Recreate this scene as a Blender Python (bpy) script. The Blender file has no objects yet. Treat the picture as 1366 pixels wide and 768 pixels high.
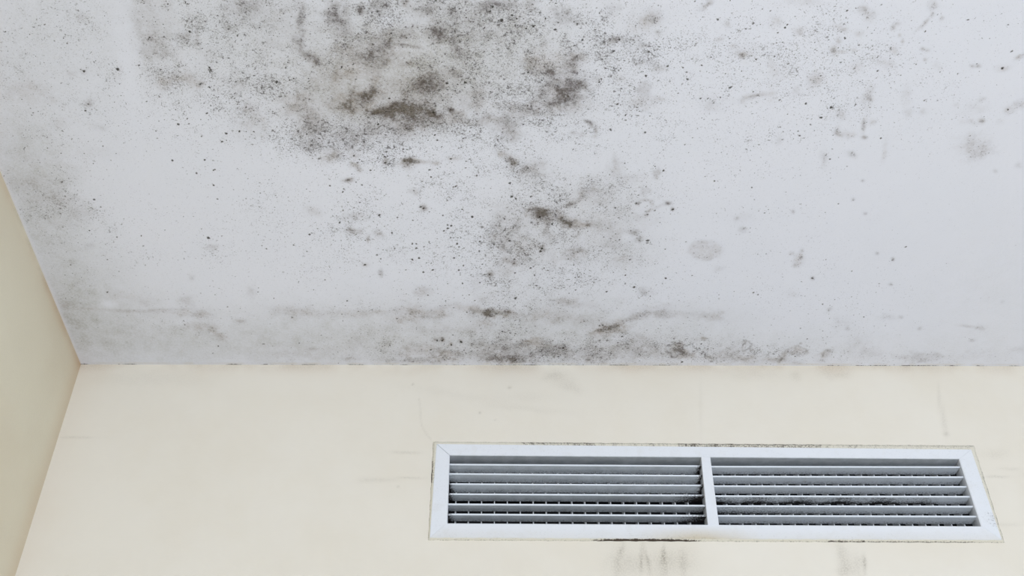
import bpy, bmesh, math, random
import numpy as np

SC = bpy.context.scene
COL = SC.collection
random.seed(4); RNG = np.random.default_rng(11)

# ------------------------------------------------------------------ camera
F_PX = 1567.68; PITCH = 0.74095; YAW = 0.0129968; ROLL = -0.0062747
CAM_Z = 1.5; CEIL_Z = 2.7; WALL_Y = 1.49781; LEFT_X = -0.68157
cp, sp = math.cos(PITCH), math.sin(PITCH); cy, sy = math.cos(YAW), math.sin(YAW)
FW = np.array([sy*cp, cy*cp, sp]); R0 = np.array([cy, -sy, 0.0]); U0 = np.cross(R0, FW)
RT = math.cos(ROLL)*R0 + math.sin(ROLL)*U0
UP = -math.sin(ROLL)*R0 + math.cos(ROLL)*U0
cam_data = bpy.data.cameras.new('camera'); cam = bpy.data.objects.new('camera', cam_data); COL.objects.link(cam)
from mathutils import Matrix
M = Matrix.Identity(4)
for i in range(3):
    M[i][0] = RT[i]; M[i][1] = UP[i]; M[i][2] = -FW[i]
M[2][3] = CAM_Z
cam.matrix_world = M
cam_data.sensor_width = 36.0; cam_data.lens = F_PX/1366*36.0; cam_data.clip_start = 0.05
SC.camera = cam

# ------------------------------------------------------------------ light and exposure
SC.view_settings.view_transform = 'Standard'; SC.view_settings.look = 'None'
SC.view_settings.exposure = 0.0; SC.view_settings.gamma = 1.0
SC.view_settings.use_curve_mapping = False
world = bpy.data.worlds.new('world'); SC.world = world; world.use_nodes = True
bg = world.node_tree.nodes['Background']; bg.inputs[0].default_value = (0.82, 0.885, 1.0, 1); bg.inputs[1].default_value = 1.08

def area(name, loc, target, size, size_y, power, color):
    d = bpy.data.lights.new(name, 'AREA'); d.shape = 'RECTANGLE'; d.size = size; d.size_y = size_y
    d.energy = power; d.color = color
    o = bpy.data.objects.new(name, d); COL.objects.link(o); o.location = loc
    from mathutils import Vector
    v = Vector(target) - Vector(loc); o.rotation_euler = v.to_track_quat('-Z', 'Y').to_euler()
    return o
# added area lights behind the camera, tinted apart, standing in for daylight
area('added_daylight_left', (-0.10, -2.3, 0.9), (0.10, 0.9, 2.7), 1.1, 1.6, 36, (0.90, 0.93, 0.975))
area('added_daylight_right', (1.5, -2.3, 0.9), (0.9, 0.9, 2.7), 1.1, 1.6, 31, (0.74, 0.845, 1.0))

# ------------------------------------------------------------------ helpers
def srgb(r, g, b):
    f = lambda c: (c/255/12.92) if c/255 <= 0.04045 else ((c/255+0.055)/1.055)**2.4
    return (f(r), f(g), f(b), 1)
def ray(px, py):
    return FW + RT*(px-683)/F_PX - UP*(py-384)/F_PX
def ceil_pt(px, py):
    d = ray(px, py); return d*((CEIL_Z-CAM_Z)/d[2]) + np.array([0, 0, CAM_Z])
def wall_pt(px, py, off=0.0):
    d = ray(px, py); return d*((WALL_Y+off)/d[1]) + np.array([0, 0, CAM_Z])
def link_mesh(name, me, mat, parent=None, smooth=False):
    o = bpy.data.objects.new(name, me); COL.objects.link(o)
    if mat: me.materials.append(mat)
    if smooth:
        me.polygons.foreach_set('use_smooth', [True]*len(me.polygons))
    if parent: o.parent = parent
    return o
def structure(o, label=None):
    o['kind'] = 'structure'
    if label: o['label'] = label
    return o
def attr(me, name, vals):
    a = me.attributes.new(name, 'FLOAT', 'POINT'); a.data.foreach_set('value', np.asarray(vals, dtype=np.float32).ravel())
def grid_mesh(name, us, vs, fn, hole=None):
    """us, vs: coordinate lists; fn(U,V)->xyz arrays; hole(uc,vc)->bool array of faces left out"""
    U, V = np.meshgrid(us, vs)
    P = np.stack(fn(U, V), -1).reshape(-1, 3)
    nu, nv = len(us), len(vs)
    idx = np.arange(nu*nv).reshape(nv, nu)
    q = np.stack([idx[:-1, :-1], idx[:-1, 1:], idx[1:, 1:], idx[1:, :-1]], -1).reshape(-1, 4)
    if hole is not None:
        uc = (U[:-1, :-1]+U[1:, 1:])/2; vc = (V[:-1, :-1]+V[1:, 1:])/2
        q = q[~hole(uc, vc).ravel()]
    me = bpy.data.meshes.new(name)
    me.vertices.add(len(P)); me.vertices.foreach_set('co', P.ravel())
    me.loops.add(q.size); me.loops.foreach_set('vertex_index', q.ravel().astype(np.int32))
    me.polygons.add(len(q)); me.polygons.foreach_set('loop_start', np.arange(0, q.size, 4, dtype=np.int32))
    me.polygons.foreach_set('loop_total', np.full(len(q), 4, dtype=np.int32))
    me.update(); me.validate()
    return me, U, V
def steps(a, b, fine0, fine1, s, grow=1.25):
    out = list(np.arange(fine0, fine1+s*0.5, s)); st = s
    x = fine0
    while x > a:
        st = min(st*grow, 0.2); x -= st; out.insert(0, max(x, a))
    st = s; x = out[-1]
    while x < b:
        st = min(st*grow, 0.2); x += st; out.append(min(x, b))
    return np.array(sorted(set(out)))
def vnoise(X, Y, scale, seed):
    """smooth value noise in 0..1 over world coordinates (metres)"""
    r = np.random.default_rng(seed); T = r.random((256, 256))
    x = X*scale+77.3; y = Y*scale+31.7
    xi = np.floor(x).astype(int); yi = np.floor(y).astype(int); fx = x-xi; fy = y-yi
    fx = fx*fx*(3-2*fx); fy = fy*fy*(3-2*fy)
    a = T[yi % 256, xi % 256]; b = T[yi % 256, (xi+1) % 256]; c = T[(yi+1) % 256, xi % 256]; d = T[(yi+1) % 256, (xi+1) % 256]
    return (a*(1-fx)+b*fx)*(1-fy)+(c*(1-fx)+d*fx)*fy
def fbm(X, Y, scale, seed, octv=4):
    s = 0; w = 0.5; t = 0
    for k in range(octv):
        s = s + w*vnoise(X, Y, scale*2**k, seed+k*17); t += w; w *= 0.5
    return s/t

class Nodes:
    def __init__(s, name):
        s.m = bpy.data.materials.new(name); s.m.use_nodes = True; s.t = s.m.node_tree
        s.b = s.t.nodes['Principled BSDF']
    def n(s, typ, **kw):
        nd = s.t.nodes.new(typ)
        for k, v in kw.items():
            if isinstance(k, str) and k.startswith('i_'):
                nd.inputs[k[2:].replace('_', ' ')].default_value = v
            else: setattr(nd, k, v)
        return nd
    def l(s, a, b): s.t.links.new(a, b)
    def math(s, op, a, b=None, c=None, clamp=False):
        nd = s.t.nodes.new('ShaderNodeMath'); nd.operation = op; nd.use_clamp = clamp
        for i, v in enumerate((a, b, c)):
            if v is None: continue
            if isinstance(v, (int, float)): nd.inputs[i].default_value = v
            else: s.l(v, nd.inputs[i])
        return nd.outputs[0]
    def mix(s, fac, a, b):
        nd = s.t.nodes.new('ShaderNodeMix'); nd.data_type = 'RGBA'; nd.clamp_factor = True
        for sock, v in ((nd.inputs[0], fac), (nd.inputs[6], a), (nd.inputs[7], b)):
            if isinstance(v, (int, float, tuple)): sock.default_value = v
            else: s.l(v, sock)
        return nd.outputs[2]
    def attr(s, name):
        nd = s.t.nodes.new('ShaderNodeAttribute'); nd.attribute_name = name; return nd.outputs['Fac']
    def pos(s):
        return s.t.nodes.new('ShaderNodeNewGeometry').outputs['Position']
    def noise(s, vec, scale, detail=3, rough=0.55, dist=0.0):
        nd = s.n('ShaderNodeTexNoise'); nd.inputs['Scale'].default_value = scale; nd.inputs['Detail'].default_value = detail
        nd.inputs['Roughness'].default_value = rough; nd.inputs['Distortion'].default_value = dist; s.l(vec, nd.inputs['Vector'])
        return nd
    def remap(s, v, a, b, c=0.0, d=1.0):
        nd = s.n('ShaderNodeMapRange'); nd.interpolation_type = 'SMOOTHSTEP'
        s.l(v, nd.inputs[0])
        for i, x in enumerate((a, b, c, d)): nd.inputs[i+1].default_value = x
        return nd.outputs[0]
    def specks(s, vec, scale, dens, rmax, gain=1.0):
        """round irregular specks, one at most per cell, as many as the density asks for"""
        v = s.n('ShaderNodeTexVoronoi'); v.inputs['Scale'].default_value = scale; s.l(vec, v.inputs['Vector'])
        sep = s.n('ShaderNodeSeparateColor'); s.l(v.outputs['Color'], sep.inputs[0])
        ex = s.math('SUBTRACT', dens, sep.outputs[0])                 # >0 : this cell carries a speck
        r = s.math('MULTIPLY', s.math('MINIMUM', s.math('MAXIMUM', s.math('MULTIPLY', ex, 5.0), 0.0), 1.0), rmax)
        r = s.math('MULTIPLY', r, s.math('ADD', 0.45, s.math('MULTIPLY', sep.outputs[1], 0.55)))
        m = s.math('SUBTRACT', r, v.outputs['Distance'])
        m = s.math('MULTIPLY', m, 6.0, clamp=True)
        return s.math('MULTIPLY', m, s.math('ADD', 0.35, s.math('MULTIPLY', sep.outputs[2], 0.65*gain)))
    def bump(s, h, strength, dist):
        nd = s.n('ShaderNodeBump'); nd.inputs['Strength'].default_value = strength; nd.inputs['Distance'].default_value = dist
        s.l(h, nd.inputs['Height']); s.l(nd.outputs[0], s.b.inputs['Normal'])

# ------------------------------------------------------------------ materials
def ceiling_material():
    N = Nodes('stained_white_ceiling_paint'); p = N.pos()
    film, stain, brown, speck, spot, cream = [N.attr(a) for a in ('film', 'stain', 'brown', 'speck', 'spot', 'cream')]
    wob = N.noise(p, 260, 2)
    vec = N.n('ShaderNodeVectorMath', operation='MULTIPLY_ADD')
    N.l(wob.outputs['Color'], vec.inputs[0]); vec.inputs[1].default_value = (0.0022,)*3; N.l(p, vec.inputs[2])
    w = vec.outputs[0]
    col = srgb(234, 235, 243)
    g1 = N.noise(p, 9, 5, 0.6).outputs['Fac']
    col = N.mix(N.remap(g1, 0.35, 0.7, 0, 0.35), col, srgb(230, 232, 240))
    g2 = N.noise(w, 330, 3, 0.7).outputs['Fac']
    grain = N.remap(g2, 0.33, 0.67)
    g3 = N.noise(w, 95, 4, 0.65).outputs['Fac']
    fl = N.math('MULTIPLY', film, N.math('ADD', 0.75, N.math('MULTIPLY', grain, 0.5)))
    col = N.mix(fl, col, N.mix(brown, srgb(165, 163, 151), srgb(160, 150, 130)))
    # smudges: a soft veil and darker grit that thickens with it
    n1 = N.noise(w, 430, 2.5, 0.6).outputs['Fac']; n2 = N.noise(w, 210, 3, 0.6).outputs['Fac']; n3 = N.noise(p, 620, 1.5, 0.5).outputs['Fac']
    tan = N.mix(N.remap(stain, 0.2, 0.8), srgb(142, 116, 82), srgb(94, 80, 56))
    mold = N.mix(brown, srgb(100, 90, 90), tan)
    dark = N.mix(brown, srgb(66, 58, 58), srgb(64, 53, 36))
    br = N.math('ADD', 0.45, N.math('ADD', N.math('MULTIPLY', grain, 0.35), N.math('MULTIPLY', N.remap(g3, 0.35, 0.65), 0.4)))
    col = N.mix(N.math('MINIMUM', N.math('MULTIPLY', stain, br), 0.80), col, mold)
    def grit(nz, thr, k, dens, sharp):
        return N.math('MULTIPLY', N.math('SUBTRACT', nz, N.math('SUBTRACT', thr, N.math('MULTIPLY', dens, k))), sharp, clamp=True)
    sg = N.math('MINIMUM', stain, 0.9)
    a1 = N.math('MULTIPLY', grit(n1, 0.64, 0.20, sg, 10), 0.54)
    a2 = N.math('MULTIPLY', grit(n2, 0.66, 0.19, sg, 9), 0.55)
    sp1 = N.math('MINIMUM', speck, 1.2)
    b1 = N.math('MULTIPLY', grit(n1, 0.685, 0.125, sp1, 12), 0.62)
    b2 = N.math('MULTIPLY', grit(n3, 0.69, 0.15, sp1, 9), 0.42)
    b3 = N.math('MULTIPLY', grit(n2, 0.71, 0.12, sp1, 12), 0.75)
    gate = N.math('ADD', N.math('MULTIPLY', sg, 5.0, clamp=True), 0.0)
    a = N.math('MULTIPLY', N.math('MAXIMUM', a1, a2), gate)
    g5 = N.math('MULTIPLY', sp1, 8.0, clamp=True)
    b = N.math('MULTIPLY', N.math('MAXIMUM', b1, N.math('MAXIMUM', b2, b3)), g5)
    d2 = N.math('MULTIPLY', N.specks(w, 230, N.math('MULTIPLY', speck, 0.26), 0.30), 0.75)
    d3 = N.math('MULTIPLY', N.specks(w, 520, N.math('MULTIPLY', speck, 0.40), 0.48), 0.5)
    dd = N.math('MAXIMUM', N.math('MAXIMUM', a, b), N.math('MAXIMUM', d2, d3))
    col = N.mix(dd, col, dark)
    rag = N.math('ADD', N.math('MULTIPLY', spot, 1.25), N.math('MULTIPLY', N.math('SUBTRACT', n1, 0.5), 1.3))
    sp_ = N.math('MULTIPLY', N.remap(rag, 0.30, 0.85), N.math('MULTIPLY', spot, 4.0, clamp=True))
    col = N.mix(N.math('MINIMUM', sp_, 0.92), col, srgb(50, 46, 36))
    col = N.mix(cream, col, srgb(214, 207, 192))
    N.l(col, N.b.inputs['Base Color']); N.b.inputs['Roughness'].default_value = 0.75
    N.b.inputs['Specular IOR Level'].default_value = 0.25
    h = N.math('ADD', N.noise(p, 170, 3).outputs['Fac'], N.math('MULTIPLY', N.noise(p, 30, 3).outputs['Fac'], 1.2))
    N.bump(h, 0.25, 0.0012)
    return N.m
def wall_material(name, base, alt, use_attr=True):
    N = Nodes(name); p = N.pos()
    g1 = N.noise(p, 5, 4, 0.6).outputs['Fac']
    col = N.mix(N.remap(g1, 0.35, 0.68), base, alt)
    g2 = N.noise(p, 420, 3, 0.7).outputs['Fac']
    if use_attr:
        gr = N.math('ADD', 0.5, N.remap(g2, 0.35, 0.65))
        col = N.mix(N.math('MULTIPLY', N.attr('dirt'), gr), col, srgb(120, 108, 88))
        col = N.mix(N.math('MULTIPLY', N.attr('rust'), 1.0), col, srgb(196, 158, 118))
    N.l(col, N.b.inputs['Base Color']); N.b.inputs['Roughness'].default_value = 0.6
    N.b.inputs['Specular IOR Level'].default_value = 0.3
    h = N.math('ADD', N.noise(p, 210, 3).outputs['Fac'], N.math('MULTIPLY', N.noise(p, 40, 2).outputs['Fac'], 0.8))
    N.bump(h, 0.22, 0.001)
    return N.m
def vent_material(name, base, rough=0.42, dirty=True, dark=(30, 26, 24)):
    N = Nodes(name); p = N.pos()
    col = base
    g1 = N.noise(p, 60, 4, 0.6).outputs['Fac']
    col = N.mix(N.remap(g1, 0.5, 0.75, 0, 0.12), base, srgb(200, 196, 184))
    col = N.mix(N.attr('smear'), col, srgb(206, 196, 176))
    if dirty:
        d = N.attr('dirt'); w = N.noise(p, 380, 4, 0.75).outputs['Fac']
        th = N.math('ADD', N.math('SUBTRACT', w, 0.62), N.math('MULTIPLY', d, 0.42))
        mk = N.math('MULTIPLY', th, 9.0, clamp=True)
        mk = N.math('MULTIPLY', mk, N.math('MULTIPLY', d, 1.6, clamp=True))
        col = N.mix(N.math('MULTIPLY', d, 0.22), col, srgb(150, 142, 128))
        col = N.mix(N.math('MULTIPLY', N.attr('painted_shade'), N.remap(g1, 0.2, 0.7, 0.7, 1.0)), col, srgb(146, 151, 155))  # shade painted in: greys slat undersides and the frame's inner flange
        col = N.mix(mk, col, srgb(*dark))
    N.l(col, N.b.inputs['Base Color']); N.b.inputs['Roughness'].default_value = rough
    return N.m
def plain(name, base, rough=0.6, metal=0.0):
    N = Nodes(name); p = N.pos()
    col = N.mix(N.noise(p, 40, 4).outputs['Fac'], base, tuple(c*0.8 for c in base[:3])+(1,))
    N.l(col, N.b.inputs['Base Color']); N.b.inputs['Roughness'].default_value = rough; N.b.inputs['Metallic'].default_value = metal
    return N.m

M_CEIL = ceiling_material()
M_WALL = wall_material('cream_wall_paint', srgb(230, 224, 212), srgb(227, 220, 206))
M_LEFT = wall_material('warm_cream_wall_paint', srgb(232, 225, 204), srgb(229, 220, 198))
M_SIDE = wall_material('plain_cream_wall_paint', srgb(229, 223, 206), srgb(226, 219, 200), False)
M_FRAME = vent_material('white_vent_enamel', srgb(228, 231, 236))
M_SLAT = vent_material('shaded_white_slat_enamel', srgb(222, 228, 235), 0.5)  # white enamel, undersides carry painted shade
M_BEAD = vent_material('aged_cream_sealant', srgb(222, 217, 202), 0.6, True, (60, 48, 36))
M_FIN = plain('grey_fin_metal', srgb(225, 228, 232), 0.5)
M_DUCT = plain('dark_duct_lining', srgb(40, 42, 46), 0.8)
M_FLOOR = plain('pale_floor', srgb(216, 218, 222), 0.5)

# ------------------------------------------------------------------ stains traced on the surfaces
def plane_xy(fn, px, py, ax):
    p = fn(px, py); return p[0], p[ax]
def splat(F, X, Y, fn, ax, px, py, rx, ry, ang, s, mode='add', power=2.0, ring=0.0, wobble=None):
    """an elliptical mark: centre and radii as seen, laid on the surface through the local scale"""
    cx, cyy = plane_xy(fn, px, py, ax)
    ex = np.array(plane_xy(fn, px+1, py, ax))-np.array([cx, cyy]); ey = np.array(plane_xy(fn, px, py+1, ax))-np.array([cx, cyy])
    J = np.linalg.inv(np.array([ex, ey]).T)
    R = 3.2*max(rx, ry)*max(np.hypot(*ex), np.hypot(*ey))
    x0, x1 = np.searchsorted(X[0], [cx-R, cx+R]); yv = Y[:, 0]
    if yv[0] < yv[-1]: y0, y1 = np.searchsorted(yv, [cyy-R, cyy+R])
    else: y0, y1 = len(yv)-np.searchsorted(yv[::-1], [cyy+R, cyy-R])
    if x1 <= x0 or y1 <= y0: return
    sl = (slice(y0, y1), slice(x0, x1))
    dx = X[sl]-cx; dy = Y[sl]-cyy
    a = J[0, 0]*dx+J[0, 1]*dy; b = J[1, 0]*dx+J[1, 1]*dy
    if wobble is not None:
        a = a+wobble[0][sl]*min(rx, 14); b = b+wobble[1][sl]*min(ry, 10)
    t = math.radians(ang); u = (a*math.cos(t)+b*math.sin(t))/rx; v = (-a*math.sin(t)+b*math.cos(t))/ry
    d = np.sqrt(u*u+v*v)
    g = np.exp(-0.5*(d*1.15)**power)
    if ring: g = g*(1-ring)+ring*np.exp(-((d-1)*4.0)**2)
    if mode == 'add': F[sl] += s*g
    elif mode == 'max': F[sl] = np.maximum(F[sl], s*g)
    elif mode == 'mul': F[sl] *= 1-s*g

# ---- ceiling
xs = steps(LEFT_X, 2.6, LEFT_X, 0.78, 0.0011)
ysf = steps(-2.6, WALL_Y, 0.785, WALL_Y, 0.0013)
me, X, Y = grid_mesh('ceiling', xs, ysf[::-1], lambda u, v: (u, v, 0*u+CEIL_Z))
film = np.zeros_like(X); stain = film.copy(); brown = film.copy(); speck = film.copy(); spot = film.copy(); cream = film.copy()
W = (fbm(X, Y, 28, 5)*2-1)*0.9, (fbm(X, Y, 28, 91)*2-1)*0.9
W2 = (fbm(X, Y, 110, 15)*2-1)*0.9, (fbm(X, Y, 110, 191)*2-1)*0.9
# broad grey film: px, py, rx, ry, angle, strength
FILM = [(20,90,120,130,0,.16),(60,20,80,80,0,.08),(192,40,44,55,0,.20),(480,50,150,80,0,.22),(700,30,110,50,0,.16),(560,90,110,60,0,.14),(280,30,80,60,0,.16),(480,60,110,90,0,.06),(470,110,60,35,0,.22),(560,110,60,30,0,.18),(620,70,90,70,0,.22),(330,100,70,80,0,.12),(740,110,75,60,0,.14),
 (40,230,60,40,65,.26),(60,310,45,75,-22,.30),(105,400,55,55,-30,.34),(120,450,90,40,0,.28),(260,455,130,28,0,.26),(450,455,150,26,0,.24),
 (620,455,160,28,0,.26),(800,455,130,28,0,.22),(960,460,130,24,0,.15),(1150,470,160,20,0,.12),(1330,440,90,60,0,.10),(1330,330,60,60,0,.05),
 (690,320,40,55,0,.22),(785,285,60,42,0,.26),(830,340,45,25,0,.14),(420,150,40,35,0,.14),(550,160,60,20,0,.2),(466,140,40,22,0,.2),(710,226,18,12,0,.15),
 (560,410,180,20,0,.10),(760,405,60,22,0,.14),(760,424,50,12,0,.12),(250,110,50,20,0,.08),(865,25,30,20,0,.08),(940,420,60,10,0,.10)]
STAIN = [# px,py,rx,ry,ang,strength,brown
 (192,28,26,30,0,.20,.3),(205,60,20,16,0,.20,.3),(215,72,14,8,0,.12,.3),(198,52,4,4,0,.35,.3),(247,49,7,5,0,.32,.3),(265,58,4,3,0,.4,.2),(263,46,2,8,0,.3,.2),
 (216,109,10,9,0,.22,.8),(240,102,12,6,0,.15,.8),(257,107,10,6,20,.38,.8),(267,112,3,2.5,0,.5,.5),(329,143,8,6,0,.32,.6),(338,165,16,16,0,.18,.6),(322,112,10,8,0,.16,.4),
 (112,95,4,3,0,.28,.2),(118,138,4,4,0,.26,.2),(106,23,7,5,0,.16,.3),(37,122,20,13,0,.16,.7),(70,135,8,6,0,.10,.5),(80,165,8,6,0,.10,.3),(130,170,8,5,0,.12,.3),(95,97,6,4,0,.15,.3),
 (140,205,30,6,0,.08,.4),(55,212,30,6,10,.10,.3),(163,90,6,10,0,.10,.2),
 (310,12,20,16,0,.20,.2),(340,10,16,18,0,.22,.2),(305,38,5,4,0,.3,.2),(275,75,12,8,0,.12,.2),
 # top centre
 (380,30,30,30,0,.14,.2),(482,13,4,5,0,.6,.1),(449,24,12,15,0,.42,.25),(462,38,9,7,0,.3,.25),(508,10,10,10,0,.30,.2),(540,4,5,4,0,.4,.5),(401,22,4,13,5,.36,.1),(398,55,6,8,0,.42,.4),
 (412,74,9,5,30,.34,.4),(424,85,5,4,30,.38,.4),(511,58,16,18,0,.26,.2),(500,70,30,14,0,.18,.3),(490,80,18,10,0,.15,.5),(566,13,15,9,0,.32,.2),(586,45,9,9,0,.55,.35),(578,36,10,9,0,.2,.3),(610,68,5,11,-30,.45,.2),
 (604,57,6,6,0,.3,.2),(544,42,9,10,0,.28,.2),(537,60,8,2,8,.45,.3),(556,63,8,1.8,8,.35,.3),(540,86,6,2,-15,.35,.3),(662,5,15,5,0,.62,.15),(645,12,8,4,0,.35,.2),(618,25,15,15,0,.15,.2),
 (640,45,22,16,0,.16,.15),(600,14,8,6,0,.18,.2),(449,107,5,11,10,.34,.8),(499,107,5,10,0,.30,.8),(470,95,25,14,0,.12,.8),(462,70,18,10,0,.15,.5),(427,108,10,12,0,.14,.5),
 (578,112,16,12,0,.52,.35),(572,105,9,6,0,.2,.35),(545,112,26,9,0,.24,.3),(560,128,24,8,0,.24,.4),(600,95,14,8,0,.18,.3),(612,104,6,5,0,.28,.4),
 (501,124,14,7,-15,.62,.9),(484,127,14,7,0,.45,.9),(466,140,19,10,0,.62,.95),(456,132,7,7,0,.2,.9),(487,142,12,8,0,.3,.9),(506,148,13,4,0,.55,.95),
 (537,147,22,9,0,.85,.95),(552,148,16,11,0,.65,.9),(532,142,14,4,-15,.35,.9),(579,151,7,5,10,.85,.8),(572,148,10,7,0,.3,.8),(601,146,4,4,0,.7,.6),(612,151,13,8,0,.3,.6),(600,160,22,6,0,.22,.6),(548,162,26,6,0,.42,.7),(545,170,20,6,0,.25,.6),
 (414,158,15,18,0,.36,.5),(391,138,15,12,0,.22,.7),(404,130,14,10,0,.14,.6),(420,175,12,10,0,.24,.4),(417,195,10,8,0,.36,.4),(444,207,8,6,0,.72,.85),(430,210,14,6,0,.22,.7),(470,208,6,4,0,.3,.5),(466,180,26,12,0,.28,.3),(470,196,16,6,0,.25,.3),
 (505,172,28,12,0,.24,.3),(545,178,25,8,0,.18,.3),(544,216,9,5,0,.85,1),(551,213,7,3,0,.3,1),(563,216,7,2,0,.5,.9),(514,216,3,4,0,.6,.6),(581,218,4,3,0,.4,.8),(474,221,6,3,15,.5,.8),(480,227,3,2.5,0,.5,.8),
 (466,239,5,2,-10,.35,.8),(607,211,7,3,-15,.36,.6),(671,205,7,5,25,.5,.8),(682,216,5,6,0,.6,.9),(625,130,20,10,0,.22,.4),(640,120,14,8,0,.16,.4),(654,161,18,5,-10,.4,.5),(671,169,14,11,0,.28,.4),(684,176,8,10,0,.35,.5),(684,145,14,9,0,.22,.4),(640,140,20,6,0,.12,.5),
 # right of centre
 (749,23,11,9,0,.42,.1),(740,18,8,5,0,.2,.1),(770,31,4,2.5,0,.5,.1),(707,7,8,6,0,.25,.3),(690,30,8,12,0,.15,.4),(816,10,9,6,20,.2,.1),(866,21,12,7,0,.24,.5),(878,25,6,5,0,.3,.4),(862,30,8,6,0,.18,.8),(817,55,10,4,-15,.5,.4),(822,52,4,3,0,.3,.3),
 (944,5,8,3,-40,.5,.5),(990,72,5,4,20,.42,.6),(978,62,4,3,0,.22,.9),(962,52,5,2.5,-20,.32,.2),(970,33,3,4,0,.28,.1),(995,68,12,8,0,.10,.8),
 (770,76,8,6,0,.48,.5),(764,84,7,8,0,.3,.5),(733,94,20,8,0,.28,.2),(735,96,9,3,0,.3,.2),(710,82,10,10,0,.26,.7),(708,96,4,3,0,.4,.3),(756,120,19,17,0,.52,.45),(773,114,10,5,-10,.5,.6),(762,96,7,5,0,.38,.2),(726,120,9,6,-15,.36,.3),
 (754,131,8,6,0,.4,.6),(744,125,14,12,0,.2,.5),(713,143,15,7,-15,.34,.4),(740,142,20,8,0,.22,.4),(705,150,12,6,0,.2,.4),(765,140,14,7,0,.2,.5),(726,60,8,4,-20,.2,.3),(728,80,20,12,0,.12,.8),
 (784,162,4,1.8,20,.6,.2),(790,166,3,4,-30,.55,.2),(795,174,2,5,0,.5,.4),(793,182,3,2,0,.4,.6),(765,177,4,2,0,.35,.3),(776,179,4,2.5,0,.35,.3),
 (856,137,15,8,0,.20,.6),(860,118,6,9,0,.26,.3),(852,118,4,3,0,.2,.3),(879,91,8,4,0,.28,.3),(860,83,9,3,0,.28,.2),(848,64,8,10,0,.16,.2),(857,60,4,3,0,.3,.1),(877,44,4,3,0,.25,.1),(848,39,14,6,0,.12,.5),(948,138,10,8,0,.20,.3),(996,130,10,3,-12,.28,.6),(1016,126,10,2.5,-12,.24,.6),(990,136,5,4,0,.15,.6),
 (880,132,6,3,0,.2,.6),(827,105,8,5,0,.15,.6),(797,105,5,3,0,.3,.2),(797,75,5,3,0,.25,.1),(710,228,13,9,0,.38,.3),(726,217,4,4,0,.2,.3),(876,231,4,5,25,.36,.4),(821,225,7,8,0,.26,.5),(819,214,3,6,0,.2,.4),(840,240,10,5,0,.12,.3),
 # far right
 (1154,15,7,4,15,.42,.4),(1157,25,5,5,0,.22,.7),(1245,8,6,5,0,.34,.4),(1234,31,6,1.8,-52,.4,.6),(1224,39,6,1.5,-40,.2,.5),(1244,20,2.5,2.5,0,.35,.4),(1257,24,2.5,2.5,0,.3,.2),(1035,29,6,7,0,.26,.8),(1065,41,6,4,0,.26,.4),(1068,46,3,2,0,.2,.3),
 (1126,39,5,4,0,.28,.4),(1118,34,6,3,0,.15,.6),(1146,44,4,3,0,.3,.4),(1192,37,2.5,3.5,30,.36,.3),(1197,32,3,2,0,.28,.2),(1200,47,2,2,0,.3,.2),(1204,55,1.8,2.5,0,.35,.2),(1112,67,4,4,0,.5,.7),(1119,55,2.5,4,15,.34,.4),(1123,69,5,1.8,0,.28,.3),
 (1139,67,3,2,0,.25,.3),(1180,84,9,5,15,.2,.7),(1193,67,6,4,0,.18,.9),(1141,91,7,6,0,.18,.3),(1087,106,7,8,0,.26,.8),(1090,110,5,3,0,.2,.3),(1037,98,9,8,0,.16,.7),(1029,88,4,8,0,.16,.8),(1156,128,6,9,20,.28,.7),(1160,132,3,2.5,0,.3,.3),(1209,127,5,9,0,.18,.6),
 (1213,150,5,4,0,.14,0),(1231,148,4,3,0,.22,.6),(1123,154,6,6,0,.16,.7),(1152,167,2.5,6,15,.46,.4),(1153,183,3,2,0,.5,.6),(1164,163,4,3,0,.24,.8),(1117,175,3,4,0,.36,.5),(1120,180,4,2.5,25,.36,.6),(1131,180,7,4,0,.16,.8),(1039,187,6,4,-40,.2,.1),
 (1180,200,2.5,9,10,.18,.8),(1099,212,4,8,0,.2,.2),(1137,206,5,3,20,.26,.2),(1300,143,14,8,0,.10,.6),(1301,198,16,13,0,.22,.6),(1304,209,10,4,-15,.16,.7),(1295,200,6,8,0,.1,.7),(1310,161,3,2.5,0,.42,.1),(1292,163,10,3,0,.14,.1),(1361,75,6,2.5,-35,.28,.7),(1336,91,7,3,-10,.2,.8),
 (1347,147,6,4,-25,.28,.8),(1356,138,4,3,0,.28,.4),(1364,139,4,4,0,.28,.8),(1297,88,2.5,2,0,.3,.2),(1305,88,3,2,0,.3,.2),(1231,65,2.5,2,0,.36,.2),(1237,67,3,2,0,.3,.2),(1234,80,2.2,2,0,.42,.2),(1073,2,18,5,0,.16,.3),(1028,125,4,10,0,.12,.9),(1063,120,5,5,0,.14,.1),
 (1276,140,3,2,0,.2,.1),(1328,228,2.5,2,0,.26,.1),(1359,220,4,3,0,.18,.3),(1308,132,4,3,0,.16,.1),(1335,162,5,4,0,.12,.1),(1250,88,5,5,0,.12,.2),
 # left lower
 (85,268,34,10,20,.13,.3),(60,265,16,8,0,.10,.3),(50,243,26,7,0,.14,.3),(75,297,12,6,0,.10,.3),(105,285,16,7,10,.12,.3),(120,328,5,3,0,.22,.2),(100,300,5,3,0,.15,.2),(165,395,12,5,0,.10,.6),
 (248,402,8,5,0,.28,.4),(195,402,10,5,0,.14,.4),(241,417,22,4,0,.22,.6),(270,420,12,4,0,.22,.6),(262,434,12,4,0,.26,.8),(286,441,9,4,45,.28,.8),(296,448,6,3,45,.3,.7),(256,371,3,3,0,.3,.2),(283,330,9,3,0,.2,.4),(320,428,6,2,0,.26,.5),(336,389,4,6,0,.2,.3),
 (88,408,4,4,0,.25,.6),(120,412,30,1.4,2,.16,.5),(175,415,20,1.6,2,.20,.5),(218,413,24,1.4,-2,.22,.5),
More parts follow.
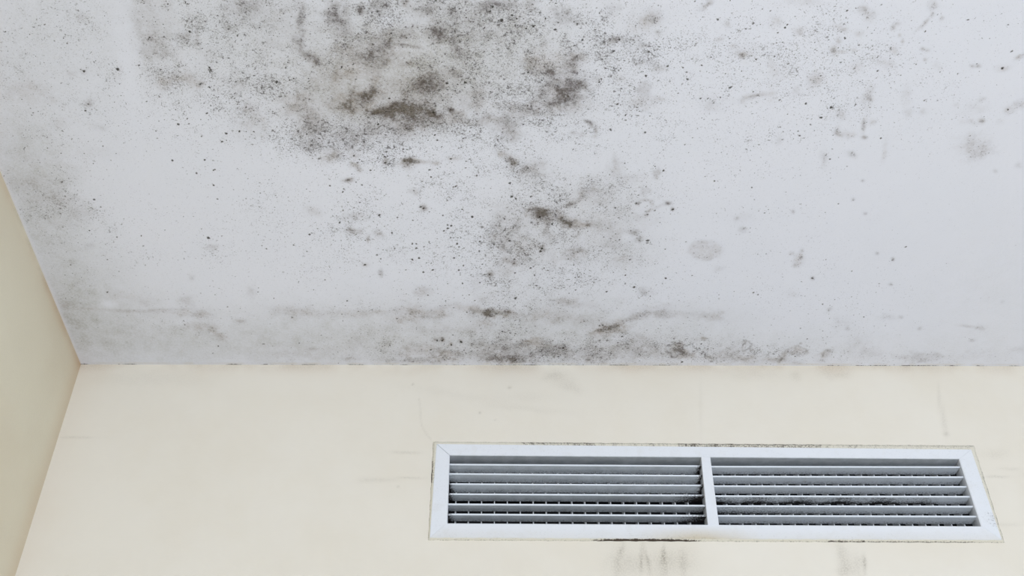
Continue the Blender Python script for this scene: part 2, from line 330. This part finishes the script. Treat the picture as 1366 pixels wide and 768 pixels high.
 # centre lower
 (417,281,9,7,0,.18,.6),(472,290,12,4,0,.22,.3),(469,307,7,4,15,.42,.5),(481,308,4,2.5,0,.36,.5),(505,312,5,3,20,.5,.8),(491,318,2,4,0,.5,.6),(464,241,6,2,0,.4,.5),(552,256,5,3,20,.38,.4),(565,277,4,3,-30,.5,.4),(562,388,8,5,0,.26,.6),
 (487,353,4,2,0,.4,.6),(508,365,2.5,4,0,.4,.3),(655,365,4,3.5,-25,.55,.7),(662,316,9,4,0,.42,.4),(672,325,6,5,0,.3,.4),(670,290,12,12,0,.18,.3),(660,300,6,4,0,.18,.3),(671,333,4,3,-30,.4,.6),(677,347,5,3,0,.38,.6),(672,358,10,10,0,.2,.5),(636,382,10,6,0,.16,.2),(645,398,8,4,0,.16,.3),
 (400,417,26,6,0,.22,.6),(375,414,10,5,0,.1,.5),(472,418,30,4,0,.14,.6),(552,415,18,6,10,.32,.85),(545,424,20,5,0,.22,.8),(586,418,12,6,0,.30,.7),(588,411,4,2,0,.2,.5),(628,412,18,4,8,.32,.9),(648,416,14,4,5,.38,.95),(662,418,20,4,0,.50,1),(672,419,8,4,0,.15,1),(645,431,11,5,0,.2,.7),
 (506,416,12,3,0,.16,.6),(589,453,4,3,0,.5,.7),(581,453,2.5,2,0,.4,.5),(615,455,3,2.5,0,.5,.6),(602,458,3,2.5,0,.4,.8),(594,474,13,6,-10,.56,1),(603,479,12,3,0,.3,.7),(557,470,26,7,0,.28,.6),(570,464,8,4,0,.2,.8),(466,478,9,3.5,0,.30,.5),(414,465,5,2,0,.3,.4),(475,460,10,8,0,.12,.3),
 (540,481,26,3,0,.28,.3),(674,477,22,4.5,0,.42,.7),(646,468,26,10,0,.26,.4),(680,460,14,6,0,.24,.3),(690,474,16,5,0,.28,.3),(400,472,40,8,0,.10,.5),(600,440,60,5,0,.10,.4),
 # dark patch right of centre
 (720,284,12,7,5,.74,.85),(726,290,9,7,0,.36,.8),(716,278,8,3,0,.2,.7),(753,293,9,5,15,.58,1),(750,291,5,5,0,.3,1),(774,299,18,4,5,.52,.95),(760,299,9,3,20,.35,1),(785,299,8,3,0,.2,.9),(759,274,5,2.5,-20,.5,.5),(744,283,4,3,-30,.4,.5),(770,268,8,4,-15,.26,.4),(792,252,6,4,0,.3,.4),
 (775,258,8,5,-25,.26,.5),(800,264,22,15,0,.16,.4),(770,315,4,5,0,.3,.5),(766,338,11,7,0,.28,.7),(772,335,4,5,0,.2,.6),(723,331,3,3,0,.6,.4),(733,313,6,5,0,.34,.4),(728,300,4,8,0,.3,.5),(845,311,5,3,15,.48,.3),(853,319,3.5,3.5,20,.56,.3),(811,328,8,4,0,.28,.3),
 (820,308,22,18,0,.14,.3),(832,345,14,8,0,.16,.6),(851,271,2.5,2,0,.6,.3),(861,267,6,1.6,0,.3,.6),(869,271,2.5,3,40,.36,.6),(866,281,5,2,-30,.3,.7),(862,287,3,2,0,.4,.6),(879,275,6,1.6,-25,.2,.4),(891,271,3.5,2,0,.5,.3),(897,279,2,1.8,0,.7,.2),(858,293,12,8,0,.10,.4),(860,255,5,4,0,.22,.3),
 (690,300,10,12,0,.14,.3),(695,330,18,16,0,.14,.7),(687,350,4,4,0,.4,.5),(740,340,30,14,0,.10,.5),
 (991,306,4,3,0,.36,.2),(983,291,2.5,2,0,.3,.2),(959,359,5,3.5,0,.2,.4),(990,290,10,6,0,.08,.2),
 (759,403,16,5,5,.26,.5),(747,400,6,5,0,.2,.5),(790,408,8,3,0,.12,.4),(730,421,20,8,0,.2,.6),(762,425,24,5,0,.18,.5),(690,421,8,5,0,.2,.5),(860,388,9,4,0,.18,.3),(858,391,4,2,0,.15,.3),
 (802,440,15,6,-8,.50,1),(824,435,10,5.5,-5,.46,1),(812,438,12,5,0,.22,1),(834,428,9,3,-30,.22,.5),(850,422,12,3.5,-15,.24,.5),(875,418,16,5,0,.26,.4),(905,419,26,3.5,0,.18,.4),(951,422,10,6,0,.22,.7),(880,408,16,4,0,.10,.3),
 (708,455,9,4,0,.42,1),(714,460,12,4,0,.2,.9),(749,471,30,7,0,.28,.3),(740,464,14,4,0,.2,.3),(700,466,36,9,0,.22,.3),(700,482,30,2.5,0,.28,.2),(820,468,40,10,0,.22,.4),(850,455,20,7,0,.22,.4),(870,472,28,8,0,.22,.4),(790,478,20,5,0,.2,.4),
 (904,465,5,4.5,0,.55,.9),(913,474,8,4,10,.66,1),(925,474,4,3,30,.36,.7),(894,472,4,3,0,.36,.5),(938,451,3.5,2,10,.5,.8),(928,453,5,2,0,.2,.4),(957,475,14,6,0,.26,.5),(995,479,13,4.5,0,.32,.7),(977,468,14,9,0,.18,.4),
 (1045,473,7,3,-40,.45,.7),(1035,480,13,3,0,.42,.8),(1062,465,7,4,-10,.36,.8),(1069,469,5,3.5,0,.3,.8),(1100,473,6,3.5,-25,.56,.85),(1105,467,4,1.5,0,.3,.3),(1062,484,8,2,0,.3,.4),(1095,481,5,2,0,.2,.3),
 (1066,347,5,7,20,.22,.8),(1068,341,2,4,0,.3,.7),(1061,354,3,2,-20,.32,.6),(1056,338,3,2,0,.28,.6),(1070,334,2,2,0,.3,.5),(1084,371,2.2,2,0,.5,.2),(1107,412,3,2,-30,.32,.3),(1130,438,2.5,2,0,.36,.3),(1187,423,9,3,0,.16,.3),(1202,423,2.5,1.5,0,.36,.2),
 (1227,438,2.5,1.6,-25,.38,.2),(1290,435,8,1.5,5,.22,.4),(1308,437,5,3,0,.22,.4),(1297,454,3,1.6,0,.36,.2),(1188,379,2,1.8,0,.34,.1),(1170,338,2,1.6,0,.34,.1),(1191,346,1.8,2,0,.34,.2),(1058,282,1.8,1.8,0,.4,.2),(1138,266,2,1.6,0,.36,.1),(1154,285,2,1.6,0,.32,.1),
 (1151,241,2,1.6,0,.4,.1),(1238,478,16,5,0,.26,.3),(1252,474,6,3,0,.2,.3),(1210,476,14,4,0,.12,.3),(1148,462,14,8,0,.10,.4),(1160,472,16,5,0,.12,.4),(1300,474,20,5,0,.10,.3),(1360,466,10,2.5,0,.18,.3),(1337,402,2.5,2,0,.2,.1),(1055,392,6,4,0,.12,.4),(1122,430,10,6,0,.10,.3),
]
for a in FILM: splat(film, X, Y, ceil_pt, 1, *a, wobble=W)
for (px, py, rx, ry, an, s, b) in STAIN:
    wob = W2 if min(rx, ry) > 2.2 else None
    if 380 < px < 670 and py < 100: s *= 1.4          # the densest growth
    splat(stain, X, Y, ceil_pt, 1, px, py, rx, ry, an, s*1.25, wobble=wob)
    splat(brown, X, Y, ceil_pt, 1, px, py, rx*1.2, ry*1.2, an, b, mode='max', wobble=wob)
for (px, py, rx, ry, an, s) in [(899,466,11,8,10,.5),(996,461,6,7,25,.45),(1066,467,9,6,0,.4)]:   # crusty rings
    splat(stain, X, Y, ceil_pt, 1, px, py, rx, ry, an, s, ring=1.0, wobble=W2)
# the faint oval patch with a darker rim
splat(stain, X, Y, ceil_pt, 1, 941, 334, 21, 12, 3, .20, power=7.0, wobble=(W2[0]*.25, W2[1]*.25))
splat(stain, X, Y, ceil_pt, 1, 941, 334, 20, 12, 3, .14, ring=1.0, wobble=(W2[0]*.25, W2[1]*.25))
for (a, b) in [((944,330)),((936,333)),((948,340)),((950,331))]: splat(stain, X, Y, ceil_pt, 1, a, b, 4, 3, 0, .09)
splat(brown, X, Y, ceil_pt, 1, 941, 334, 26, 16, 0, .8, mode='max')
# where the paint stayed clean
for a in [(172,90,14,120,-5,.85),(165,215,150,7,0,.5),(146,404,9,6,0,.8),(243,428,7,4,0,.7),(180,300,40,60,0,.3),(838,317,6,5,0,.6),(840,452,20,6,0,.2),(800,275,14,5,0,.5),(520,25,10,10,0,.6),(540,30,22,7,0,.5),(372,215,60,14,0,.5)]:
    splat(film, X, Y, ceil_pt, 1, *a, mode='mul', wobble=W)
    splat(stain, X, Y, ceil_pt, 1, *a, mode='mul', wobble=W)
SPECK = [(500,50,170,90,0,.60),(1060,90,170,100,0,.08),(495,182,85,20,0,.55),(440,200,40,14,0,.3),(640,40,150,60,0,.2),(490,185,75,30,0,.85),(610,150,80,60,0,.45),(740,110,90,75,0,.55),(240,60,80,75,0,.5),(300,150,70,60,0,.30),(360,150,60,60,0,.3),(780,300,90,60,0,.55),(570,290,150,60,0,.42),(690,330,60,60,0,.45),
 (620,462,180,20,0,.5),(830,466,150,18,0,.65),(1000,472,110,12,0,.5),(1110,70,120,80,0,.22),(900,90,130,90,0,.38),(70,275,45,30,10,.45),(60,100,110,110,0,.42),(1110,80,160,80,0,.14),(290,330,100,60,0,.22),(250,430,60,14,0,.28),
 (720,395,150,40,0,.30),(560,415,160,12,0,.42),(700,15,150,40,0,.25),(1000,250,110,120,0,.10),(1100,420,100,40,0,.14),(1200,478,120,8,0,.2),(110,330,50,60,0,.25),(450,320,80,50,0,.20),(1070,380,50,30,0,.12)]
for a in SPECK: splat(speck, X, Y, ceil_pt, 1, *a, wobble=W)
for a in [(372,225,50,18,0,.6),(172,90,14,120,-5,.7),(200,250,60,20,0,.4)]: splat(speck, X, Y, ceil_pt, 1, *a, mode='mul', wobble=W)
speck = speck*1.7+0.09
fb = fbm(X, Y, 22, 300, 4); fb2 = fbm(X, Y, 75, 400, 4)
mod = np.clip((fb-0.30)*2.5, 0.15, 1.6)
mod2 = np.clip((fb2-0.28)*2.4, 0.1, 1.7)
speck *= (0.42+0.6*mod)*(0.5+0.55*mod2)
film *= (0.55+0.5*fb)*(0.72+0.30*mod2)
broad = np.clip(film, 0, 1)
stain *= 0.55+0.5*mod2
stain += np.clip(film-0.25, 0, 1)*0.35*np.clip(mod2-0.7, 0, 1)
for a in [(1120,80,160,100,0,.6),(1300,180,60,50,0,.6),(560,300,120,60,0,.4),(500,100,150,70,0,.45),(640,60,100,60,0,.2),(690,330,50,60,0,.5),(780,290,60,50,0,.4),(560,470,160,30,0,.35),(215,50,50,60,0,.35),(400,150,50,40,0,.5)]: splat(brown, X, Y, ceil_pt, 1, *a, mode='max', wobble=W)
brown = np.clip(brown, 0, 1)
# individual dots, thick where the growth is thick
def px_of(P):
    q = P-np.array([0, 0, CAM_Z]); z = q@FW; return 683+F_PX*(q@RT)/z, 384-F_PX*(q@UP)/z
n = 60000
gx = RNG.uniform(0, X.shape[1]-1, n); gy = RNG.uniform(0, X.shape[0]-1, n)
ix = gx.astype(int); iy = gy.astype(int)
dens = speck[iy, ix]+0.35*np.clip(stain[iy, ix], 0, .6)
keep = RNG.random(n) < np.clip(dens-0.05, 0, 1)*0.20
for cxw, cyw, dn in zip(X[iy[keep], ix[keep]], Y[iy[keep], ix[keep]], dens[keep]):
    r = 0.0007*math.exp(RNG.normal(0.05, 0.40)); s = RNG.uniform(0.25, 0.9)
    if cyw < 0.7: continue
    x0, x1 = np.searchsorted(xs, [cxw-3.5*r-.002, cxw+3.5*r+.002]); yv = Y[:, 0]
    y0, y1 = len(yv)-np.searchsorted(yv[::-1], [cyw+3.5*r+.002, cyw-3.5*r-.002])
    sl = (slice(y0, y1), slice(x0, x1)); an = RNG.uniform(0, 3.14); e = RNG.uniform(0.6, 1.0)
    dx = X[sl]-cxw; dy = Y[sl]-cyw; a = dx*math.cos(an)+dy*math.sin(an); b = -dx*math.sin(an)+dy*math.cos(an)
    spot[sl] = np.maximum(spot[sl], s*np.exp(-0.5*(a*a/(r*r)+b*b/(r*r*e*e))))
DOTS = [(276,151),(269,182),(296,189),(230,214),(285,247),(285,227),(302,178),(250,158),(252,165),(273,213),(444,288),(453,297),(602,301),(597,300),(601,317),(611,317),(610,325),(612,329),(640,322),(592,308),(555,325),(550,325),(555,331),(550,346),(487,353),(612,360),(618,354),(628,367),
 (630,289),(653,366),(475,243),(636,234),(575,236),(680,244),(482,13),(480,16),(601,146),(578,150),(472,208),(514,217),(537,192),(526,196),(538,199),(580,180),(583,187),(571,187),(565,278),(561,276),(552,254),(834,367),(888,371),(809,389),(834,378),(716,381),(687,364),(713,367),(723,331),(721,335),(800,434),
 (777,53),(808,91),(828,91),(891,88),(891,89),(916,96),(936,87),(973,117),(975,116),(961,130),(905,124),(953,241),(1003,250),(1075,138),(1065,175),(1067,181),(1068,187),(1081,166),(1107,212),(1084,371),(898,279),(864,286),(849,271),(590,454),(583,454),(615,456),(602,460),(640,377),(565,363),(617,378),(559,344),(503,340),
 (480,270),(506,287),(508,345),(530,290),(577,360),(705,96),(745,30),(770,32),(762,300),(708,262),(688,265),(740,268),(1047,37),(1061,22),(1130,14),(1142,11),(1176,6),(198,52),(200,50),(112,95),(118,139),(267,112),(265,58),(305,39),(300,36),(328,143),(317,139),(319,175),(287,226)]
for (px, py) in DOTS:
    splat(spot, X, Y, ceil_pt, 1, px, py, RNG.uniform(1.1, 1.8), RNG.uniform(0.9, 1.4), RNG.uniform(-30, 30), RNG.uniform(.65, .95), mode='max')
# the crack of dirt and overpainted cream where the ceiling meets the walls
dw = WALL_Y-Y; dl = X-LEFT_X
edge_n = fbm(X, X*0+0.3, 40, 700, 4)
spot = np.maximum(spot, np.exp(-(dw/0.0022)**2)*np.clip((edge_n-0.42)*3.0, 0, 0.6))
cream = np.maximum(cream, 0.45*np.exp(-((dw-0.0035)/0.0022)**2)*np.clip((fbm(X, X*0, 60, 710, 3)-0.35)*3, 0, 1))
clean = np.exp(-(dl/0.0042)**2)
film *= 1-0.75*clean; stain *= 1-0.7*clean; speck *= 1-0.8*clean
cream = np.maximum(cream, 0.35*np.exp(-(dl/0.0022)**2))
for nm, v in (('film', film), ('stain', stain), ('brown', brown), ('speck', speck), ('spot', spot), ('cream', cream)):
    attr(me, nm, np.clip(v, 0, 1.2))
ceiling = structure(link_mesh('ceiling', me, M_CEIL), 'white painted ceiling with grey brown mould stains and black specks')

# ---- back wall, with the opening the vent sits in
FO = [wall_pt(582, 591.5, -.004), wall_pt(1296, 599, -.004), wall_pt(1337, 719.8, -.004), wall_pt(573, 716.8, -.004)]   # frame, outer corners TL TR BR BL
FI = [wall_pt(600, 607, -.004), wall_pt(1279.5, 612, -.004), wall_pt(1309, 701.3, -.004), wall_pt(596.7, 697.3, -.004)]  # opening
hx0, hx1 = -0.084, 0.708; hz0, hz1 = 0.8950+CAM_Z, 1.0265+CAM_Z
xs = steps(LEFT_X, 2.6, LEFT_X, 0.82, 0.0022)
zs = steps(0, CEIL_Z, 0.79+CAM_Z, CEIL_Z, 0.0022)
zs = np.array(sorted(set(list(zs)+[hz0, hz1]))); xs = np.array(sorted(set(list(xs)+[hx0, hx1])))
me, X, Z = grid_mesh('wall_back', xs, zs, lambda u, v: (u, 0*u+WALL_Y, v), hole=lambda u, v: (u > hx0) & (u < hx1) & (v > hz0) & (v < hz1))
dirt = np.zeros_like(X); rust = dirt.copy()
W = (fbm(X, Z, 60, 801)*2-1)*0.7, (fbm(X, Z, 60, 802)*2-1)*0.7
for a in [(829,733,3.5,8,8,.24),(855,745,2,14,3,.24),(863,746,2,13,-12,.24),(885,738,2,8,0,.28),(886,752,4,10,0,.2),(838,752,24,16,0,.16),(896,750,24,16,0,.17),(912,750,4,14,0,.16),(822,755,5,12,0,.14),
  (1124,742,7,15,-5,.18),(1128,760,8,8,0,.16),(1144,752,7,12,0,.14),(1153,752,1.8,9,-5,.32),(545,604,12,1.6,0,.13),(528,603,8,1.6,0,.08),(547,637,13,1.0,2,.17),(518,640,14,2,0,.07),(531,649,1.5,1.1,0,.22),(495,641,14,3,0,.08),
  (750,506,16,8,30,.07),(765,516,10,5,20,.08),(738,500,10,5,0,.12),(551,512.5,1.4,1,0,.3),(640,550,1.3,1.2,0,.3),(661,560,1.3,1.0,0,.16),(680,516,2,1.6,0,.2),(700,530,30,6,0,.05),(1262,578,3.5,2.5,0,.15),(1259,560,3,16,-8,.12),(1252,530,2,14,0,.10),
  (1327,605,14,5,0,.08),(1330,635.5,12,1.3,0,.17),(1345,700,12,2,0,.08),(1345,625,12,1.5,0,.10),(1115,500,14,5,0,.12),(1061,500,6,5,0,.10),(1010,500,40,6,0,.06),(935,545,2,28,0,.05),(600,525,60,4,10,.04),(700,545,40,3,5,.05),(640,600,6,2,0,.0),
  (100,583,20,1.2,0,.14),(200,505,60,8,0,.06)]:
    splat(dirt, X, Z, wall_pt, 2, *a, wobble=W)
# hairline crack running down to the vent corner
pts = [(559,532),(561,545),(560.5,556),(563,568),(568,578),(575,586)]
for i in range(len(pts)-1):
    for t in np.linspace(0, 1, 8): splat(dirt, X, Z, wall_pt, 2, pts[i][0]*(1-t)+pts[i+1][0]*t, pts[i][1]*(1-t)+pts[i+1][1]*t, 0.9, 0.9, 0, .12, mode='max')
dt = CEIL_Z-Z; n1 = fbm(X, Z, 18, 820)
dirt += 0.16*np.exp(-(dt/0.012)**2)*np.clip((n1-0.35)*3, 0, 1)
rust += 0.16*np.exp(-(dt/0.02)**2)*np.clip((n1-0.3)*2.2, 0, 1)
dc = X-LEFT_X
rust += 0.05*np.exp(-(dc/0.05)**2)
attr(me, 'dirt', np.clip(dirt, 0, 1)); attr(me, 'rust', np.clip(rust, 0, 1))
structure(link_mesh('wall_back', me, M_WALL), 'cream painted back wall with faint scuffs around a white vent')

# ---- left wall
ysl = steps(-2.6, WALL_Y, 0.75, WALL_Y, 0.006); zl = steps(0, CEIL_Z, 2.15, CEIL_Z, 0.006)
me, Yl, Zl = grid_mesh('wall_left', ysl, zl, lambda u, v: (0*u+LEFT_X, u, v))
n1 = fbm(Yl, Zl, 16, 900); dt = CEIL_Z-Zl; dc = WALL_Y-Yl
rust = 0.42*np.exp(-(dt/0.014)**2)*np.clip((n1-0.25)*2.2, 0, 1)+0.24*np.exp(-(dc/0.03)**2)+0.10*np.exp(-(dt/0.08)**2)
attr(me, 'rust', rust); attr(me, 'dirt', 0.16*np.exp(-(dt/0.006)**2)*np.clip((fbm(Yl, Zl, 50, 905)-0.45)*5, 0, 1)+0.05*n1)
structure(link_mesh('wall_left', me, M_LEFT), 'plain cream painted left wall, warmer and darker')

def quad_obj(name, pts, mat):
    me = bpy.data.meshes.new(name); me.from_pydata([tuple(p) for p in pts], [], [(0, 1, 2, 3)]); me.update()
    return structure(link_mesh(name, me, mat))
quad_obj('floor', [(LEFT_X, -2.6, 0), (2.6, -2.6, 0), (2.6, WALL_Y, 0), (LEFT_X, WALL_Y, 0)], M_FLOOR)
quad_obj('wall_right', [(2.6, -2.6, 0), (2.6, WALL_Y, 0), (2.6, WALL_Y, CEIL_Z), (2.6, -2.6, CEIL_Z)], M_SIDE)

# ------------------------------------------------------------------ the vent
vent = bpy.data.objects.new('air_vent', None); COL.objects.link(vent)
VO = np.array([(FO[2][0]+FO[3][0])/2, WALL_Y, (FO[2][2]+FO[3][2])/2]); vent.location = VO; vent.empty_display_size = 0.1
vent['label'] = 'long white rectangular air vent grille with mouldy slats set in the cream wall'; vent['category'] = 'air vent'
def part(name, verts, faces, mat, bevel=0.0, dirt=None, smooth=False, parent=None, painted_shade=None, smear=None):
    me = bpy.data.meshes.new(name)
    me.from_pydata([tuple(np.array(v)-VO) for v in verts], [], faces); me.update()
    bm = bmesh.new(); bm.from_mesh(me); bmesh.ops.recalc_face_normals(bm, faces=bm.faces); bm.to_mesh(me); bm.free()
    if dirt is not None: attr(me, 'dirt', dirt)
    if painted_shade is not None: attr(me, 'painted_shade', painted_shade)
    if smear is not None: attr(me, 'smear', smear)
    o = link_mesh(name, me, mat, parent or vent)
    if bevel:
        b = o.modifiers.new('soft_edges', 'BEVEL'); b.width = bevel; b.segments = 2; b.limit_method = 'ANGLE'; b.angle_limit = 0.6
    return o
def lerp(a, b, t): return a*(1-t)+b*t
# frame rails: mitred at the corners, front face, outer lip on the wall, inner flange going back
def rail(i, gap0, gap1, n=48, dirtf=None, smearf=None):
    """prism from corner i to corner i+1 with cross-section outer-wall, outer-front, inner-front, inner-back"""
    j = (i+1) % 4
    o0, o1, i0, i1 = FO[i].copy(), FO[j].copy(), FI[i].copy(), FI[j].copy()
    d = (o1-o0)/np.linalg.norm(o1-o0)
    o0 += d*gap0; i0 += d*gap0; o1 -= d*gap1; i1 -= d*gap1
    verts = []; faces = []; dv = []
    for k in range(n+1):
        t = k/n; a = lerp(o0, o1, t); b = lerp(i0, i1, t)
        y = np.array([0, 1, 0])
        inn = lerp(a, b, 0.94); oo = lerp(a, b, 0.035)
        ring = [a+y*0.0045, a+y*0.0012, oo, inn, b+y*0.0010, b+y*0.026, lerp(a, b, 0.90)+y*0.026, lerp(a, b, 0.88)+y*0.003]
        verts += ring
        for m, q in enumerate(ring): dv.append(dirtf(t, m) if dirtf else 0.0)
    m = 8
    for k in range(n):
        for q in range(m): faces.append((k*m+q, k*m+(q+1) % m, (k+1)*m+(q+1) % m, (k+1)*m+q))
    faces.append(tuple(range(m))); faces.append(tuple(n*m+q for q in range(m)))
    return part('frame_rail', verts, faces, M_FRAME, 0, dv, painted_shade=[1.0 if q % 8 in (5, 6) else 0.8 if q % 8 == 4 and i == 0 else 0 for q in range(len(verts))], smear=[smearf(q//8/n, q % 8) if smearf else 0.0 for q in range(len(verts))])  # inner flange greyed with painted shade
rn = random.Random(3)
dn = [rn.random() for _ in range(400)]
def d_top(t, m):
    if m in (3, 4): return 0.08
    return 0.08 if m < 3 else 0.12
def d_right(t, m): return (0.30 if 0.70 < t < 0.90 and m < 3 else 0.08)
def d_bot(t, m):   # runs right to left
    if m in (0, 1, 2): return 0.16 if 0.50 < t < 0.66 else 0.10
    return 0.04
def d_left(t, m): return 0.22 if (m in (0, 1) and 0.55 < t < 0.8) else 0.08
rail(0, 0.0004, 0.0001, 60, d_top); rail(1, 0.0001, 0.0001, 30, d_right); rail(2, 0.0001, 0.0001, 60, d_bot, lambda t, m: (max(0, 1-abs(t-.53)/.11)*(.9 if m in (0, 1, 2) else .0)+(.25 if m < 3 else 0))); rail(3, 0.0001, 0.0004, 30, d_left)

# divider bar between the two panels
dT0, dT1 = wall_pt(935.3, 609.3, -.0038), wall_pt(947.6, 609.6, -.0038); dB0, dB1 = wall_pt(944.3, 700.4, -.0038), wall_pt(959.3, 700.2, -.0038)
ext = np.array([0, 0, 0.0006]); y = np.array([0, 1, 0])
pf = [dT0+ext, dT1+ext, dB1-ext, dB0-ext]
vs_ = []
for dpt in (0.0, 0.026):
    vs_ += [p_+y*dpt for p_ in pf]
div = part('divider', vs_, [(0, 1, 2, 3), (4, 5, 6, 7), (0, 1, 5, 4), (1, 2, 6, 5), (2, 3, 7, 6), (3, 0, 4, 7)], M_FRAME, 0.0006, [0.05]*8)

# louvre slats: a rounded front lip and a flat blade running back
def slat(xl, yl, xr, yr, depth, drop, dirtf, painted_shade, n=64):
    a = wall_pt(xl, yl, 0.002); b = wall_pt(xr, yr, 0.002)
    h = 0.0030
    # profile in (back, up) from the lip centre
    prof = [(0.0, -h/2+.0004), (0.0, h/2-.0004), (0.0005, h/2), (0.0022, h/2-.0002), (depth*0.5, -h/2+.0018-drop*.5), (depth, -h/2+.0012-drop), (depth, -h/2-drop+.0002), (depth*.5, -h/2+.0002-drop*.5), (0.0018, -h/2+.0004), (0.0005, -h/2)]
    m = len(prof); verts = []; dv = []; faces = []
    ts = [0, .004]+[k/n for k in range(1, n)]+[.992, 1.0]
    for t in ts:
        c = lerp(a, b, t)
        for q, (bk, u) in enumerate(prof):
            bx = 0.0
            if t > .995 and bk > .003: bx = -0.0035*min(1, bk/depth*1.3)
            verts.append(c+np.array([bx, bk, u])); dv.append(dirtf(t, q))
    for k in range(len(ts)-1):
        for q in range(m): faces.append((k*m+q, k*m+(q+1) % m, (k+1)*m+(q+1) % m, (k+1)*m+q))
    faces.append(tuple(range(m))); faces.append(tuple((len(ts)-1)*m+q for q in range(m)))
    return part('slat', verts, faces, M_SLAT, 0, dv, painted_shade=[(painted_shade if q % m in (5, 6, 7, 4) else painted_shade*.8 if q % m == 8 else 0.0) for q in range(len(verts))])  # blade greyed with painted shade, front lip left bright
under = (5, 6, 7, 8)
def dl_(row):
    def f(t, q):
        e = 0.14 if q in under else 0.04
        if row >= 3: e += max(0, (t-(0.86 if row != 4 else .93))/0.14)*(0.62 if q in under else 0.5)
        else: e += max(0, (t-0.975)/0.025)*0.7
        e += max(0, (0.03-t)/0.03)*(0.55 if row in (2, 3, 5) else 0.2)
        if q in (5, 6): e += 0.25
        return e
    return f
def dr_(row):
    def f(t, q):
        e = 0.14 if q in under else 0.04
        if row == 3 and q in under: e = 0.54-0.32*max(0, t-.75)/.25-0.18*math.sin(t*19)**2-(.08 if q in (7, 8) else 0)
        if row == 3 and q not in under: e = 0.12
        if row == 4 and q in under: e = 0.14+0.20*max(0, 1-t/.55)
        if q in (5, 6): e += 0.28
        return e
    return f
LY = [(619.1, 621.3), (631.6, 634.2), (645.2, 647.0), (658.5, 660.4), (672.2, 674.1), (685.6, 687.4)]
LX = [935.3, 936.6, 938.0, 939.4, 941.2, 942.6]
RY = [(622.0, 622.6), (635.0, 636.0), (648.0, 648.9), (661.3, 662.1), (674.5, 675.3), (687.5, 688.6)]
RX = [(949.0, 1280.6), (950.6, 1285.2), (952.3, 1289.8), (954.0, 1294.2), (955.7, 1298.4), (957.6, 1303.2)]
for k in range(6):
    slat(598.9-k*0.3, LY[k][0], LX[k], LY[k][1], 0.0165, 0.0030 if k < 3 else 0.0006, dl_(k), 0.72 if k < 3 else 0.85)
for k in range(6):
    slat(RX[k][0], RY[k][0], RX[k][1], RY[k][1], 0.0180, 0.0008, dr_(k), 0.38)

# upright fins behind the slats
zt, zb = 1.0245+CAM_Z, 0.8965+CAM_Z
def fin(x):
    w = 0.0007; y0 = WALL_Y+0.0245; y1 = WALL_Y+0.050
    v = [(x-w, y0, zb), (x+w, y0, zb), (x+w, y1, zb), (x-w, y1, zb), (x-w, y0, zt), (x+w, y0, zt), (x+w, y1, zt), (x-w, y1, zt)]
    return part('fin', v, [(0, 1, 2, 3), (4, 5, 6, 7), (0, 1, 5, 4), (1, 2, 6, 5), (2, 3, 7, 6), (3, 0, 4, 7)], M_FIN)
x = -0.067
while x < 0.700:
    if not (0.296 < x < 0.328): fin(x)
    x += 0.01945
# clip bars holding the slats at the divider and ends (dark side plates)
# dark duct behind
bx0, bx1, by0, by1, bz0, bz1 = hx0, hx1, WALL_Y+0.0005, WALL_Y+0.16, hz0, hz1
v = [(bx0, by0, bz0), (bx1, by0, bz0), (bx1, by0, bz1), (bx0, by0, bz1), (bx0, by1, bz0), (bx1, by1, bz0), (bx1, by1, bz1), (bx0, by1, bz1)]
part('duct_box', v, [(4, 5, 6, 7), (0, 1, 5, 4), (1, 2, 6, 5), (2, 3, 7, 6), (3, 0, 4, 7)], M_DUCT)

# sealant bead run around the frame, ragged and dirty
BO = [wall_pt(577.5, 588.8), wall_pt(1299.5, 593.8), wall_pt(1340.5, 724.0), wall_pt(570.8, 720.6)]
BI = [lerp(FO[i], FI[i], 0.10)+np.array([0, .004, 0]) for i in range(4)]
verts = []; faces = []; dv = []
segs = [300, 60, 300, 60]; ringn = 0
for i in range(4):
    j = (i+1) % 4
    for k in range(segs[i]):
        t = k/segs[i]; a = lerp(BO[i], BO[j], t); b = lerp(BI[i], BI[j], t)
        wv = 0.0006*math.sin(k*0.7+i)+0.0006*(rn.random()-.5)
        mid = lerp(a, b, 0.45)
        a = a+np.array([0, 0.0003, wv*0.5 if i in (0, 2) else 0])+np.array([wv*0.5 if i in (1, 3) else 0, 0, 0])
        verts += [a, lerp(a, b, .22)+np.array([0, -0.0016, 0]), mid+np.array([0, -0.0030+wv*.6, 0]), b+np.array([0, -0.0032, 0])]
        e = [0.45, 0.18, 0.12, 0.2]
        if i == 0:
            if .16 < t < .30: e = [0.5, 0.5, 0.35, .3]
            elif .45 < t < .72: e = [0.5, 0.46, 0.42, .4]
            elif t > .30: e = [0.4, 0.3, 0.25, .25]
            if dn[int(t*200)] > .80 and .16 < t < .8: e = [x_+.12 for x_ in e]
        if i == 1: e = [0.35, 0.2, 0.15, 0.15] if t < .3 else [.55, .3, .2, .2]
        if i == 2:   # right to left
            if .525 < t < .72:
                q_ = math.sin((t-.525)/.195*math.pi)**.7*(.75+.5*rn.random()); e = [.3+1.1*q_, .2+.9*q_, 0.1+0.4*q_, .3]
            elif .24 < t < .31: e = [.75, .3+.3*rn.random(), .2, .2]
            elif .05 < t < .24: e = [.7, .3, .1, .1]
        if i == 3 and .55 < t < .8: e = [.9, .5, .3, .3]
        dv += e; ringn += 1
for k in range(ringn):
    a = k*4; b = ((k+1) % ringn)*4
    for q in range(3): faces.append((a+q, a+q+1, b+q+1, b+q))
part('sealant_bead', verts, faces, M_BEAD, 0, dv)
